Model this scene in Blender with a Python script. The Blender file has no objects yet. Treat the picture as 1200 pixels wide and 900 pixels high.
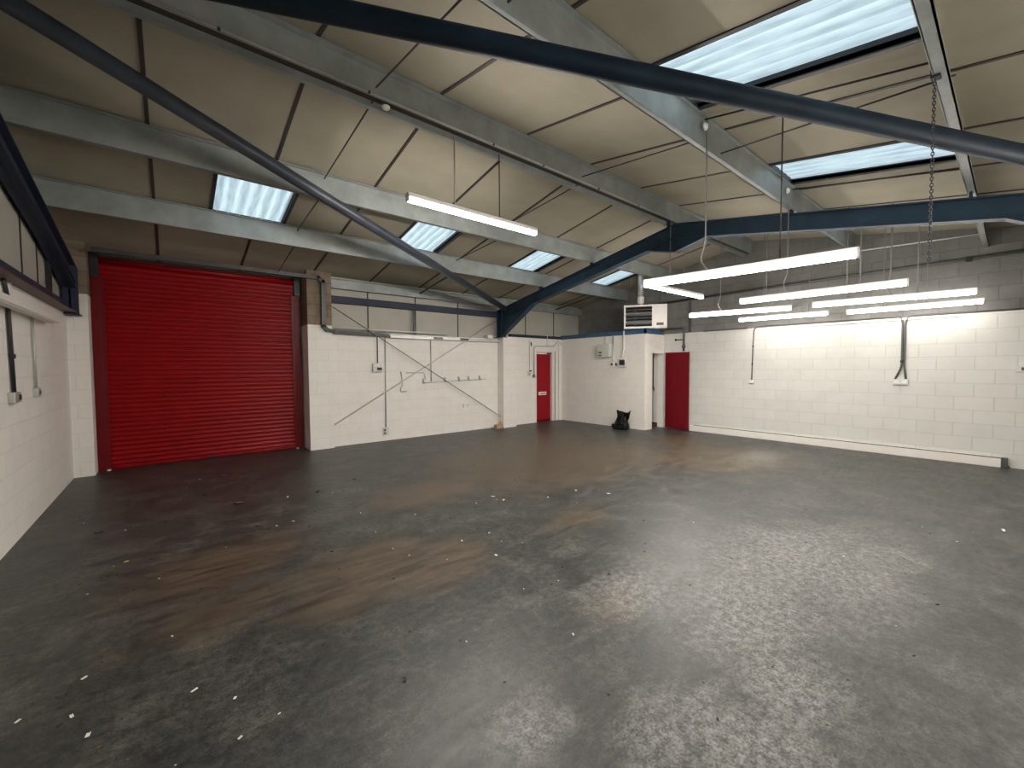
import bpy, bmesh, math, random
from mathutils import Vector, Matrix, noise
random.seed(7)
scene = bpy.context.scene
COL = scene.collection

# ------------------------------------------------------------------ room numbers (metres)
XL, XR = -1.20, 10.32          # gable walls
YB, YF = 9.05, -1.35           # shutter wall, wall behind the camera
RY = 3.85                      # ridge line
def ceil_z(y): return 4.49 - 0.175 * abs(y - RY)
def raft_z(y): return 4.145 - 0.187 * abs(y - RY)

# ------------------------------------------------------------------ materials
def new_mat(name):
    m = bpy.data.materials.new(name); m.use_nodes = True
    nt = m.node_tree; nt.nodes.clear()
    out = nt.nodes.new('ShaderNodeOutputMaterial')
    return m, nt, out
def N(nt, t, **kw):
    n = nt.nodes.new(t)
    for k, v in kw.items():
        if k in n.inputs: n.inputs[k].default_value = v
        else: setattr(n, k, v)
    return n
def ramp(nt, fac, stops):
    r = nt.nodes.new('ShaderNodeValToRGB')
    el = r.color_ramp.elements
    while len(el) < len(stops): el.new(0.5)
    for e, (p, c) in zip(el, stops):
        e.position = p; e.color = (*c, 1) if len(c) == 3 else c
    nt.links.new(fac, r.inputs[0]); return r
def mixc(nt, fac, a, b, blend='MIX'):
    n = nt.nodes.new('ShaderNodeMix'); n.data_type = 'RGBA'; n.blend_type = blend
    for v, i in ((fac, 0), (a, 6), (b, 7)):
        if hasattr(v, 'is_linked'): nt.links.new(v, n.inputs[i])
        elif isinstance(v, (int, float)): n.inputs[i].default_value = v
        else: n.inputs[i].default_value = (*v, 1)
    return n.outputs[2]
def math_(nt, op, a, b=None, clamp=False):
    n = nt.nodes.new('ShaderNodeMath'); n.operation = op; n.use_clamp = clamp
    for v, i in ((a, 0), (b, 1)):
        if v is None: continue
        if hasattr(v, 'is_linked'): nt.links.new(v, n.inputs[i])
        else: n.inputs[i].default_value = v
    return n.outputs[0]

def plain(name, col, rough=0.5, metal=0.0, var=0.12, scale=6.0, bump=0.0, spec=0.5, bscale=60.0):
    m, nt, out = new_mat(name)
    b = N(nt, 'ShaderNodeBsdfPrincipled', Roughness=rough, Metallic=metal)
    b.inputs['Specular IOR Level'].default_value = spec
    tc = N(nt, 'ShaderNodeTexCoord')
    no = N(nt, 'ShaderNodeTexNoise', Scale=scale, Detail=5.0, Roughness=0.6)
    nt.links.new(tc.outputs['Object'], no.inputs['Vector'])
    lo = tuple(c * (1 - var) for c in col); hi = tuple(min(1, c * (1 + var)) for c in col)
    r = ramp(nt, no.outputs['Fac'], [(0.3, lo), (0.7, hi)])
    nt.links.new(r.outputs[0], b.inputs['Base Color'])
    if bump:
        n2 = N(nt, 'ShaderNodeTexNoise', Scale=bscale, Detail=3.0)
        nt.links.new(tc.outputs['Object'], n2.inputs['Vector'])
        bp = N(nt, 'ShaderNodeBump', Strength=bump, Distance=0.004)
        nt.links.new(n2.outputs['Fac'], bp.inputs['Height']); nt.links.new(bp.outputs[0], b.inputs['Normal'])
    nt.links.new(b.outputs[0], out.inputs[0])
    return m

def block(name, c1, c2, mortar, rough=0.6, bump=0.5, grime=0.15, msize=0.006, noise_s=3.0, spec=0.4):
    """block masonry on metre UVs: 450 x 225 courses"""
    m, nt, out = new_mat(name)
    b = N(nt, 'ShaderNodeBsdfPrincipled', Roughness=rough)
    b.inputs['Specular IOR Level'].default_value = spec
    uv = N(nt, 'ShaderNodeUVMap')
    n0 = N(nt, 'ShaderNodeTexNoise', Scale=2.2, Detail=2.0)
    nt.links.new(uv.outputs[0], n0.inputs['Vector'])
    sub = nt.nodes.new('ShaderNodeVectorMath'); sub.operation = 'MULTIPLY_ADD'
    nt.links.new(n0.outputs['Color'], sub.inputs[0]); sub.inputs[1].default_value = (0.012, 0.012, 0)
    nt.links.new(uv.outputs[0], sub.inputs[2])
    br = N(nt, 'ShaderNodeTexBrick', Scale=1.0)
    br.inputs['Mortar Size'].default_value = msize; br.inputs['Mortar Smooth'].default_value = 0.35
    br.inputs['Brick Width'].default_value = 0.45; br.inputs['Row Height'].default_value = 0.225
    br.inputs['Color1'].default_value = (*c1, 1); br.inputs['Color2'].default_value = (*c2, 1)
    br.inputs['Mortar'].default_value = (*mortar, 1); br.inputs['Bias'].default_value = 0.0
    nt.links.new(sub.outputs[0], br.inputs['Vector'])
    n1 = N(nt, 'ShaderNodeTexNoise', Scale=noise_s, Detail=6.0, Roughness=0.65)
    nt.links.new(uv.outputs[0], n1.inputs['Vector'])
    gr = ramp(nt, n1.outputs['Fac'], [(0.32, (1 - grime,) * 3), (0.62, (1, 1, 1))])
    c = mixc(nt, 1.0, br.outputs['Color'], gr.outputs[0], 'MULTIPLY')
    nt.links.new(c, b.inputs['Base Color'])
    n2 = N(nt, 'ShaderNodeTexNoise', Scale=45.0, Detail=4.0)
    nt.links.new(uv.outputs[0], n2.inputs['Vector'])
    h = math_(nt, 'MULTIPLY', n2.outputs['Fac'], 0.25)
    h = math_(nt, 'SUBTRACT', h, br.outputs['Fac'])
    bp = N(nt, 'ShaderNodeBump', Strength=bump, Distance=0.006)
    nt.links.new(h, bp.inputs['Height']); nt.links.new(bp.outputs[0], b.inputs['Normal'])
    nt.links.new(b.outputs[0], out.inputs[0])
    return m

M = {}
M['white_block'] = block('white_painted_blockwork', (.86, .825, .775), (.84, .805, .755), (.78, .745, .70), .55, .40, .05)
M['gable_block'] = block('toned_down_white_blockwork', (.675, .67, .635), (.65, .645, .61), (.57, .565, .53), .55, .55, .06)  # white paint darkened here to offset the strong light near the battens
M['grey_block'] = block('bare_grey_blockwork', (.235, .23, .22), (.205, .20, .19), (.175, .17, .162), .9, .4, .28, .008, 1.6, .15)
M['brown_block'] = block('bare_brown_blockwork', (.30, .235, .17), (.22, .17, .125), (.19, .16, .13), .9, .6, .3, .01, 3, .15)
M['plaster'] = plain('white_painted_render', (.80, .77, .72), .5, 0, .04, 5, .25)
M['liner'] = plain('beige_roof_liner_board', (.345, .317, .250), .8, 0, .12, 1.1, .05, .15)
M['joint'] = plain('dark_brown_joint_and_gap_shade', (.035, .027, .022), .6)
M['clad'] = plain('off_white_cladding_board', (.43, .415, .365), .6, 0, .08, 1.5)
M['blue'] = plain('dark_blue_steel_paint', (.023, .046, .072), .5, 0, .22, 3.5, 0, .22)
M['navy'] = plain('navy_steel_paint', (.026, .035, .060), .5, 0, .2, 4, 0, .25)
M['brace'] = plain('dark_slate_steel_paint', (.042, .050, .066), .34, 0, .2, 6, 0, .4)
M['bracenavy'] = plain('deep_navy_pipe_paint', (.009, .018, .030), .55, 0, .3, 3, 0, .12)
M['palebar'] = plain('pale_painted_bar', (.66, .62, .57), .5)
M['midbar'] = plain('grey_painted_bar', (.22, .205, .19), .5)
M['trimblue'] = plain('bright_blue_trim_paint', (.035, .11, .22), .5, 0, .25, 8)
M['purlin'] = plain('galvanised_purlin_steel', (.29, .315, .31), .5, .3, .2, 3)
M['galv'] = plain('galvanised_conduit', (.50, .50, .48), .4, .5, .12, 12)
M['trunk'] = plain('dark_grey_trunking', (.055, .058, .06), .4, .2, .2, 6)
M['black'] = plain('black_plastic', (.012, .012, .014), .45)
M['blackcable'] = plain('black_cable_sheath', (.02, .019, .024), .5)
M['rod'] = plain('dark_steel_rod', (.05, .045, .045), .5, .4)
M['white'] = plain('white_plastic', (.78, .77, .74), .35, 0, .03)
M['whitepaint'] = plain('white_gloss_paint', (.80, .77, .73), .35, 0, .03)
M['greybox'] = plain('light_grey_enamel', (.62, .63, .60), .4, 0, .05)
M['darkgrey'] = plain('dark_grey_metal', (.10, .10, .10), .45, .3)
M['shutter'] = plain('red_shutter_paint', (.245, .002, .004), .30, 0, .10, 2.0, 0, .22)
M['shutterdark'] = plain('deep_red_guide_paint', (.13, .002, .005), .4, 0, .12, 2.0, 0, .2)
M['reddoor'] = plain('red_door_paint', (.30, .006, .013), .45, 0, .06, 2.0, 0, .2)
M['crimson'] = plain('crimson_door_paint', (.155, .003, .009), .45, 0, .08, 2.0, 0, .2)
M['cardboard'] = plain('brown_cardboard', (.42, .28, .15), .8)
M['paper'] = plain('white_paper', (.75, .74, .70), .7)
M['leaf'] = plain('yellow_dry_leaf', (.62, .46, .14), .6, 0, .25, 40)
M['leafbrown'] = plain('brown_dry_leaf', (.16, .10, .05), .7, 0, .3, 40)
M['leafdark'] = plain('blackened_leaf', (.03, .025, .022), .7, 0, .3, 40)
M['maroon'] = plain('maroon_colour', (.10, .055, .05), .5, 0, .2, 4)
M['cream'] = plain('cream_door_paint', (.72, .69, .64), .4, 0, .03)

def bag_mat():
    m, nt, out = new_mat('black_polythene')
    b = N(nt, 'ShaderNodeBsdfPrincipled', Roughness=.34)
    b.inputs['Specular IOR Level'].default_value = .22
    b.inputs['Base Color'].default_value = (.004, .004, .005, 1)
    tc = N(nt, 'ShaderNodeTexCoord')
    v = N(nt, 'ShaderNodeTexNoise', Scale=18.0, Detail=3.0, Distortion=1.5)
    nt.links.new(tc.outputs['Object'], v.inputs['Vector'])
    bp = N(nt, 'ShaderNodeBump', Strength=.7, Distance=.02)
    nt.links.new(v.outputs['Fac'], bp.inputs['Height']); nt.links.new(bp.outputs[0], b.inputs['Normal'])
    nt.links.new(b.outputs[0], out.inputs[0]); return m
M['bag'] = bag_mat()

def tube_mat(st):
    m, nt, out = new_mat('lit_batten_diffuser')
    e = N(nt, 'ShaderNodeEmission', Strength=st)
    e.inputs['Color'].default_value = (1.0, .945, .868, 1)
    nt.links.new(e.outputs[0], out.inputs[0]); return m
M['led'] = tube_mat(28.0)
M['led_bright'] = tube_mat(250.0)      # the stronger fittings under the ridge
M['led_unseen'] = tube_mat(95.0)  # unseen fittings added as fill for the left side


def sheet_mat():
    m, nt, out = new_mat('translucent_corrugated_rooflight')
    uv = N(nt, 'ShaderNodeUVMap')
    sx = N(nt, 'ShaderNodeSeparateXYZ'); nt.links.new(uv.outputs[0], sx.inputs[0])
    n = N(nt, 'ShaderNodeTexNoise', Scale=5.0, Detail=4.0)
    mp = N(nt, 'ShaderNodeMapping'); mp.inputs['Scale'].default_value = (6, .6, 1)
    nt.links.new(uv.outputs[0], mp.inputs[0]); nt.links.new(mp.outputs[0], n.inputs['Vector'])
    # the corrugation's light and dark shading, painted into the colour as bands
    w = math_(nt, 'SINE', math_(nt, 'MULTIPLY', sx.outputs[0], 2 * math.pi / .142))
    f = math_(nt, 'ADD', math_(nt, 'MULTIPLY', w, .17), n.outputs['Fac'])
    r = ramp(nt, f, [(.26, (.50, .60, .65)), (.50, (.66, .77, .81)), (.78, (.80, .92, .95))])
    t = N(nt, 'ShaderNodeBsdfTranslucent'); nt.links.new(r.outputs[0], t.inputs[0])
    g = N(nt, 'ShaderNodeBsdfPrincipled', Roughness=.35)
    nt.links.new(r.outputs[0], g.inputs['Base Color'])
    mx = N(nt, 'ShaderNodeMixShader', Fac=.2)
    nt.links.new(t.outputs[0], mx.inputs[1]); nt.links.new(g.outputs[0], mx.inputs[2])
    nt.links.new(mx.outputs[0], out.inputs[0]); return m
M['sheet'] = sheet_mat()

def floor_mat():
    m, nt, out = new_mat('worn_painted_concrete')
    b = N(nt, 'ShaderNodeBsdfPrincipled')
    tc = N(nt, 'ShaderNodeTexCoord'); P = tc.outputs['Object']
    def noise_(s, d=5., r=.6, vec=P, dist=0.):
        n = N(nt, 'ShaderNodeTexNoise', Scale=s, Detail=d, Roughness=r, Distortion=dist)
        nt.links.new(vec, n.inputs['Vector']); return n.outputs['Fac']
    big = noise_(.55, 6, .62); mid = noise_(2.6, 8, .7, P, .6); fine = math_(nt, 'ADD', math_(nt, 'MULTIPLY', noise_(20, 5, .7), .5), math_(nt, 'MULTIPLY', noise_(75, 4, .75), .5))
    mpv = N(nt, 'ShaderNodeMapping'); mpv.inputs['Scale'].default_value = (1, 5.5, 1); mpv.inputs['Rotation'].default_value = (0, 0, .5)
    nt.links.new(P, mpv.inputs[0]); streak = noise_(2.2, 7, .68, mpv.outputs[0], .4)
    base = ramp(nt, mid, [(.28, (.020, .022, .021)), (.5, (.042, .043, .041)), (.72, (.090, .088, .081))]).outputs[0]
    base = mixc(nt, 1.0, base, ramp(nt, streak, [(.3, (.66, .66, .66)), (.7, (1.3, 1.29, 1.26))]).outputs[0], 'MULTIPLY')
    base = mixc(nt, 1.0, base, ramp(nt, fine, [(.41, (.50, .50, .50)), (.5, (1, 1, 1)), (.60, (1.6, 1.58, 1.54))]).outputs[0], 'MULTIPLY')
    def blobs(lst, soft=.55):
        acc = None
        for cx, cy, rx, ry, rot, amp in lst:
            mp = N(nt, 'ShaderNodeMapping', vector_type='TEXTURE')
            mp.inputs['Location'].default_value = (cx, cy, 0); mp.inputs['Rotation'].default_value = (0, 0, rot)
            mp.inputs['Scale'].default_value = (rx, ry, 1); nt.links.new(P, mp.inputs[0])
            ln = nt.nodes.new('ShaderNodeVectorMath'); ln.operation = 'LENGTH'; nt.links.new(mp.outputs[0], ln.inputs[0])
            v = math_(nt, 'MULTIPLY', math_(nt, 'SUBTRACT', 1.0, ln.outputs['Value'], True), amp)
            acc = v if acc is None else math_(nt, 'MAXIMUM', acc, v)
        return acc
    def mask(bl, nz, lo, hi, k=.9):
        v = math_(nt, 'ADD', bl, math_(nt, 'MULTIPLY', math_(nt, 'SUBTRACT', nz, .5), k))
        r = N(nt, 'ShaderNodeMapRange', interpolation_type='SMOOTHSTEP')
        r.inputs[1].default_value = lo; r.inputs[2].default_value = hi
        nt.links.new(v, r.inputs[0])
        gate = N(nt, 'ShaderNodeMapRange'); gate.inputs[2].default_value = .12
        nt.links.new(bl, gate.inputs[0])
        return math_(nt, 'MULTIPLY', r.outputs[0], gate.outputs[0], True)
    # rusty oil stains
    brown = blobs([(1.25, 3.35, 1.0, .8, .2, 1.), (1.75, 3.05, .75, .55, .6, 1.), (.85, 3.0, .6, .4, 0, .9), (5.4, 5.3, 3.6, 2.4, .1, 1.),
                   (7.6, 3.4, 2.2, 1.5, -.3, 1.), (2.6, 4.9, 1.4, .8, 0, .8), (.3, 4.2, 1.2, .8, .3, .7), (3.4, 3.0, 1.0, .5, .2, .6), (.2, 3.4, .9, .5, .3, .6), (6.2, 6.9, 2.6, 1.2, 0, .9), (4.2, 6.2, 1.6, .9, .2, .8), (8.6, 4.6, 1.6, 1.0, .4, .8), (2.3, 1.7, .5, .35, .4, .6)])
    bm = mask(brown, mid, .08, .62)
    base = mixc(nt, math_(nt, 'MULTIPLY', bm, .85), base, ramp(nt, streak, [(.3, (.030, .021, .012)), (.7, (.125, .093, .060))]).outputs[0])
    # paint worn through to pale concrete
    worn = blobs([(4.1, 1.15, 1.7, 1.0, -.15, 1.), (3.0, 1.15, 1.0, .7, .1, 1.), (2.6, 1.75, .8, .5, .2, .9), (1.9, .75, .5, .6, .3, .85), (1.2, 1.38, .34, .28, 0, .95),
                  (1.62, .95, .35, .3, .5, .9), (8.2, 2.9, 1.6, .7, .1, .7), (2.45, .7, .6, .4, 0, .9)])
    wm = mask(worn, math_(nt, 'ADD', math_(nt, 'MULTIPLY', mid, .55), math_(nt, 'MULTIPLY', streak, .45)), .05, .85, 1.5)
    wm = math_(nt, 'MULTIPLY', wm, ramp(nt, fine, [(.40, (.10,) * 3), (.56, (1, 1, 1))]).outputs[0])
    base = mixc(nt, math_(nt, 'MULTIPLY', wm, .75), base, ramp(nt, fine, [(.38, (.12, .117, .11)), (.62, (.36, .352, .335))]).outputs[0])
    # dark flecks
    vo = N(nt, 'ShaderNodeTexVoronoi', Scale=9.0); mp2 = N(nt, 'ShaderNodeMapping'); mp2.inputs['Scale'].default_value = (1, 2.4, 1); mp2.inputs['Rotation'].default_value = (0, 0, .6)
    nt.links.new(P, mp2.inputs[0]); nt.links.new(mp2.outputs[0], vo.inputs['Vector'])
    fl = ramp(nt, vo.outputs['Distance'], [(.05, (.30,) * 3), (.16, (1, 1, 1))]).outputs[0]
    sel = ramp(nt, mid, [(.48, (0, 0, 0)), (.58, (1, 1, 1))]).outputs[0]
    base = mixc(nt, math_(nt, 'MULTIPLY', sel, .8), base, mixc(nt, 1., base, fl, 'MULTIPLY'))
    nt.links.new(base, b.inputs['Base Color'])
    # slab joint line and a scraped scratch are thin dark / pale lines
    rough = math_(nt, 'ADD', math_(nt, 'MULTIPLY', streak, .36), .20)
    rough = math_(nt, 'ADD', rough, math_(nt, 'MULTIPLY', big, .12))
    rough = math_(nt, 'ADD', rough, math_(nt, 'MULTIPLY', wm, .10), True)
    nt.links.new(rough, b.inputs['Roughness'])
    b.inputs['Specular IOR Level'].default_value = .5
    bp = N(nt, 'ShaderNodeBump', Strength=.9, Distance=.004)
    h = math_(nt, 'ADD', math_(nt, 'MULTIPLY', mid, .8), math_(nt, 'MULTIPLY', fine, .4))
    nt.links.new(h, bp.inputs['Height']); nt.links.new(bp.outputs[0], b.inputs['Normal'])
    nt.links.new(b.outputs[0], out.inputs[0]); return m
M['floor'] = floor_mat()

# ------------------------------------------------------------------ mesh builder
class MB:
    def __init__(self, *mats):
        self.bm = bmesh.new(); self.mats = list(mats); self.mi = 0; self.smooth = False
    def use(self, i, smooth=False): self.mi = i; self.smooth = smooth; return self
    def _fin(self, faces):
        for f in faces: f.material_index = self.mi; f.smooth = self.smooth
    def box(self, x0, x1, y0, y1, z0, z1, bevel=0.0):
        P = [(x, y, z) for x in (x0, x1) for y in (y0, y1) for z in (z0, z1)]
        v = [self.bm.verts.new(p) for p in P]
        q = [(0, 1, 3, 2), (4, 6, 7, 5), (0, 4, 5, 1), (2, 3, 7, 6), (0, 2, 6, 4), (1, 5, 7, 3)]
        f = [self.bm.faces.new([v[i] for i in a]) for a in q]
        self._fin(f)
        if bevel:
            es = list({e for g in f for e in g.edges})
            r = bmesh.ops.bevel(self.bm, geom=es, offset=bevel, segments=2, affect='EDGES', profile=.6)
            self._fin(r['faces'])
        return self
    def obox(self, c, ux, uy, uz, sx, sy, sz, bevel=0.0):
        """oriented box: centre, axes, full sizes"""
        c, ux, uy, uz = map(Vector, (c, ux, uy, uz))
        v = [self.bm.verts.new(c + ux * (sx / 2 * a) + uy * (sy / 2 * b) + uz * (sz / 2 * d)) for a in (-1, 1) for b in (-1, 1) for d in (-1, 1)]
        q = [(0, 1, 3, 2), (4, 6, 7, 5), (0, 4, 5, 1), (2, 3, 7, 6), (0, 2, 6, 4), (1, 5, 7, 3)]
        f = [self.bm.faces.new([v[i] for i in a]) for a in q]; self._fin(f)
        if bevel:
            es = list({e for g in f for e in g.edges})
            r = bmesh.ops.bevel(self.bm, geom=es, offset=bevel, segments=2, affect='EDGES', profile=.6); self._fin(r['faces'])
        return self
    def prism(self, pts, axis, a, b):
        """polygon in the plane normal to axis, extruded from a to b"""
        def mk(p, t):
            p = list(p); p.insert(axis, t); return self.bm.verts.new(p)
        A = [mk(p, a) for p in pts]; B = [mk(p, b) for p in pts]; n = len(pts)
        f = [self.bm.faces.new(A), self.bm.faces.new(B[::-1])]
        f += [self.bm.faces.new([A[i], B[i], B[(i + 1) % n], A[(i + 1) % n]]) for i in range(n)]
        self._fin(f); return self
    def tube(self, path, r, seg=10, cap=True):
        path = [Vector(p) for p in path]; rings = []
        t0 = (path[1] - path[0]).normalized()
        u = t0.orthogonal().normalized()
        for i, p in enumerate(path):
            if i == 0: t = t0
            elif i == len(path) - 1: t = (path[-1] - path[-2]).normalized()
            else: t = ((path[i + 1] - p).normalized() + (p - path[i - 1]).normalized()).normalized()
            u = (u - t * u.dot(t)).normalized(); w = t.cross(u)
            rr = r[i] if isinstance(r, (list, tuple)) else r
            rings.append([self.bm.verts.new(p + (u * math.cos(2 * math.pi * k / seg) + w * math.sin(2 * math.pi * k / seg)) * rr) for k in range(seg)])
        f = []
        for a, b in zip(rings, rings[1:]):
            f += [self.bm.faces.new([a[k], a[(k + 1) % seg], b[(k + 1) % seg], b[k]]) for k in range(seg)]
        self._fin(f)
        for g in f: g.smooth = True
        if cap:
            c = [self.bm.faces.new(rings[0][::-1]), self.bm.faces.new(rings[-1])]; self._fin(c)
            for g in c: g.smooth = False
        return self
    def ring(self, c, ax, R, r, seg=14, seg2=6, sc=1.0, long=None):
        """a torus link; long = direction stretched by sc"""
        c, ax = Vector(c), Vector(ax).normalized(); u = (Vector(long) if long else ax.orthogonal()).normalized(); w = ax.cross(u)
        vs = []
        for i in range(seg):
            a = 2 * math.pi * i / seg; d = u * math.cos(a) + w * math.sin(a); ctr = u * (math.cos(a) * R * sc) + w * (math.sin(a) * R)
            vs.append([self.bm.verts.new(c + ctr + (d * math.cos(2 * math.pi * k / seg2) + ax * math.sin(2 * math.pi * k / seg2)) * r) for k in range(seg2)])
        f = [self.bm.faces.new([vs[i][k], vs[(i + 1) % seg][k], vs[(i + 1) % seg][(k + 1) % seg2], vs[i][(k + 1) % seg2]]) for i in range(seg) for k in range(seg2)]
        self._fin(f)
        for g in f: g.smooth = True
        return self
    def dome(self, c, ax, r, h, seg=14, n=5):
        c, ax = Vector(c), Vector(ax).normalized(); u = ax.orthogonal().normalized(); w = ax.cross(u); rings = []
        for j in range(n):
            a = math.pi / 2 * j / n
            rings.append([self.bm.verts.new(c + ax * (h * math.sin(a)) + (u * math.cos(2 * math.pi * k / seg) + w * math.sin(2 * math.pi * k / seg)) * (r * math.cos(a))) for k in range(seg)])
        top = self.bm.verts.new(c + ax * h)
        f = [self.bm.faces.new([a[k], a[(k + 1) % seg], b[(k + 1) % seg], b[k]]) for a, b in zip(rings, rings[1:]) for k in range(seg)]
        f += [self.bm.faces.new([rings[-1][k], rings[-1][(k + 1) % seg], top]) for k in range(seg)]
        f.append(self.bm.faces.new(rings[0][::-1])); self._fin(f)
        for g in f: g.smooth = True
        return self
    def build(self, name, parent=None, origin=None, uv=False):
        bm = self.bm
        bmesh.ops.recalc_face_normals(bm, faces=bm.faces[:])
        if uv:
            L = bm.loops.layers.uv.new('UVMap')
            for f in bm.faces:
                n = f.normal; ax = max(range(3), key=lambda i: abs(n[i]))
                for l in f.loops:
                    p = l.vert.co
                    l[L].uv = ((p.y, p.z), (p.x, p.z), (p.x, p.y))[ax]
        me = bpy.data.meshes.new(name)
        o = bpy.data.objects.new(name, me); COL.objects.link(o)
        po = Vector((0, 0, 0))
        if parent is not None:
            o.parent = parent; po = wloc(parent)
        org = Vector(origin) if origin is not None else po
        bmesh.ops.translate(bm, verts=bm.verts[:], vec=-org)
        o.location = org - po
        bm.to_mesh(me); bm.free()
        for m in self.mats: me.materials.append(m)
        return o
def wloc(o):
    v = Vector(o.location)
    while o.parent is not None: o = o.parent; v += Vector(o.location)
    return v
def tag(o, label, cat, group=None, kind=None):
    o['label'] = label; o['category'] = cat
    if group: o['group'] = group
    if kind: o['kind'] = kind
    return o
def thing(name, loc, label, cat, group=None):
    o = bpy.data.objects.new(name, None); COL.objects.link(o); o.location = loc
    o.empty_display_size = .1
    return tag(o, label, cat, group)
def struct(o): o['kind'] = 'structure'; return o
def rounded(pts, r=.06, n=5):
    """polyline with its corners rounded"""
    pts = [Vector(p) for p in pts]; out = [pts[0]]
    for a, b, c in zip(pts, pts[1:], pts[2:]):
        d1 = (a - b); d2 = (c - b); rr = min(r, d1.length * .45, d2.length * .45)
        p, q = b + d1.normalized() * rr, b + d2.normalized() * rr
        for k in range(n + 1):
            t = k / n; out.append(p * (1 - t) ** 2 + b * 2 * t * (1 - t) + q * t * t)
    out.append(pts[-1]); return out
def pipe(name, pts, r, mat, label, cat, r_c=.06, seg=8, clips=None, group=None):
    """conduit or cable run as one thing, with clips as parts"""
    pts = [Vector(p) for p in pts]
    m = MB(mat); m.tube(rounded(pts, r_c) if r_c else pts, r, seg)
    o = m.build(name, origin=pts[0]); tag(o, label, cat, group)
    for c, n in (clips or []):
        c = Vector(c); n = Vector(n)
        zz = Vector((0, 0, 1)); k = MB(M['black']); k.obox(c + n * r * .4, n, zz.cross(n), zz, r * 2.5, r * 2.6, r * 2.6, r * .3)
        k.build('clip', o)
    return o

# ------------------------------------------------------------------ the setting
f = MB(M['floor']).box(XL - .3, XR + .3, YF - .3, YB + .6, -.12, 0.).build('floor'); struct(f)

# left gable wall (white blockwork below, boarding above)
w = MB(M['white_block'], M['clad'], M['joint'])
w.box(XL - .15, XL, YF - .15, YB + .5, 0, 2.50)
w.use(1).prism([(YF - .15, 2.5), (YB + .5, 2.5), (YB + .5, ceil_z(YB + .5) + .1), (RY, 4.6), (YF - .15, ceil_z(YF) + .1)], 0, XL - .15, XL - .04)
w.use(2)
for y in (-.2, 1.0, 2.2, 3.4, 4.6, 5.85, 6.93, 7.62): w.box(XL - .04, XL - .03, y - .014, y + .014, 2.62, ceil_z(y) - .02)
struct(w.build('wall_left', uv=True))

# far gable wall: painted white up to 2.5 m, bare blocks above
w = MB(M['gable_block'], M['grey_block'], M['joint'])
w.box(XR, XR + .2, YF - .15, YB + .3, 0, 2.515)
w.use(1).prism([(YF - .15, 2.515), (YB + .3, 2.515), (YB + .3, ceil_z(YB + .3) + .1), (RY, 4.6), (YF - .15, ceil_z(YF) + .1)], 0, XR, XR + .2)
struct(w.build('wall_right', uv=True))

# wall behind the camera
w = MB(M['white_block'], M['clad']); w.box(XL - .15, XR + .2, YF - .15, YF, 0, 2.5); w.use(1).box(XL - .15, XR + .2, YF - .15, YF - .05, 2.5, 3.7)
struct(w.build('wall_front', uv=True))

# shutter wall
w = MB(M['white_block'], M['clad'], M['joint'], M['brown_block'], M['darkgrey'])
w.box(2.56, 6.90, YB, YB + .2, 0, 2.40)                 # bay one, low wall
w.box(6.90, 8.37, YB, YB + .2, 0, 2.505); w.box(9.15, 9.45, YB, YB + .2, 0, 2.505)
w.box(8.37, 9.15, YB, YB + .2, 2.095, 2.505)            # over the fire door
w.box(XL, -.97, YB, YB + .5, 0, 2.80)                   # pier beside the corner
w.box(2.10, 2.56, 8.93, YB + .5, 0, 2.52)               # pier beside the shutter
w.box(6.92, 7.37, 8.80, YB + .2, 0, 2.47)               # pier around the frame foot
w.use(3); w.box(2.10, 2.56, 8.93, YB + .5, 2.52, ceil_z(8.93) + .02); w.box(XL, -.97, YB, YB + .5, 2.80, 3.62)
w.use(1); w.box(2.56, XR, YB + .09, YB + .2, 2.38, 3.66)   # upper boarding, set back
w.use(2)
for x in (3.384, 4.523, 5.707, 8.013, 9.17): w.box(x - .013, x + .013, YB + .08, YB + .09, 2.42, 3.36)
w.use(4); w.box(-.97, 2.10, YB + .42, YB + .5, 0, 3.62)    # dark void behind the shutter
w.box(8.37, 9.15, YB + .2, YB + .24, 0, 2.2)
struct(w.build('wall_back', uv=True))
struct(MB(M['plaster']).box(2.57, 6.90, YB - .015, YB + .1, 2.40, 2.425).build('trim_1'))     # ledge on the low wall

# ceiling with rooflight openings: boards, then dark joint strips
SKYX = [(.51, 1.38), (3.20, 4.04), (5.90, 6.70), (8.70, 9.45)]
SKYY = {1: (5.80, 7.36), -1: (.44, 2.06)}
ce = MB(M['liner'], M['joint'])
xs = sorted([XL - .15, XR + .2] + [v for s in SKYX for v in s])
for s in (1, -1):
    y0, y1 = SKYY[s]; ye = YB + .5 if s > 0 else YF - .15
    ys = [RY, y0, y1, ye] if s > 0 else [ye, y0, y1, RY]
    for xa, xb in zip(xs, xs[1:]):
        for ya, yb in zip(ys, ys[1:]):
            if (ya, yb) == (y0, y1) and (xa, xb) in SKYX: continue
            ce.use(0).prism([(ya, ceil_z(ya)), (yb, ceil_z(yb)), (yb, ceil_z(yb) + .04), (ya, ceil_z(ya) + .04)], 0, xa, xb)
    ce.use(1)
    for x in (-.12, 1.05, 2.25, 3.44, 4.63, 5.85, 7.02, 8.2, 9.4):
        hid = any(a - .03 < x < b + .03 for a, b in SKYX)
        for ya, yb in (((RY, y0), (y1, ye)) if s > 0 else ((ye, y0), (y1, RY))) if hid else ((min(RY, ye), max(RY, ye)),):
            t = .017
            ce.prism([(ya, ceil_z(ya) - .009), (yb, ceil_z(yb) - .009), (yb, ceil_z(yb)), (ya, ceil_z(ya))], 0, x - t, x + t)
struct(ce.build('ceiling'))

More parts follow.
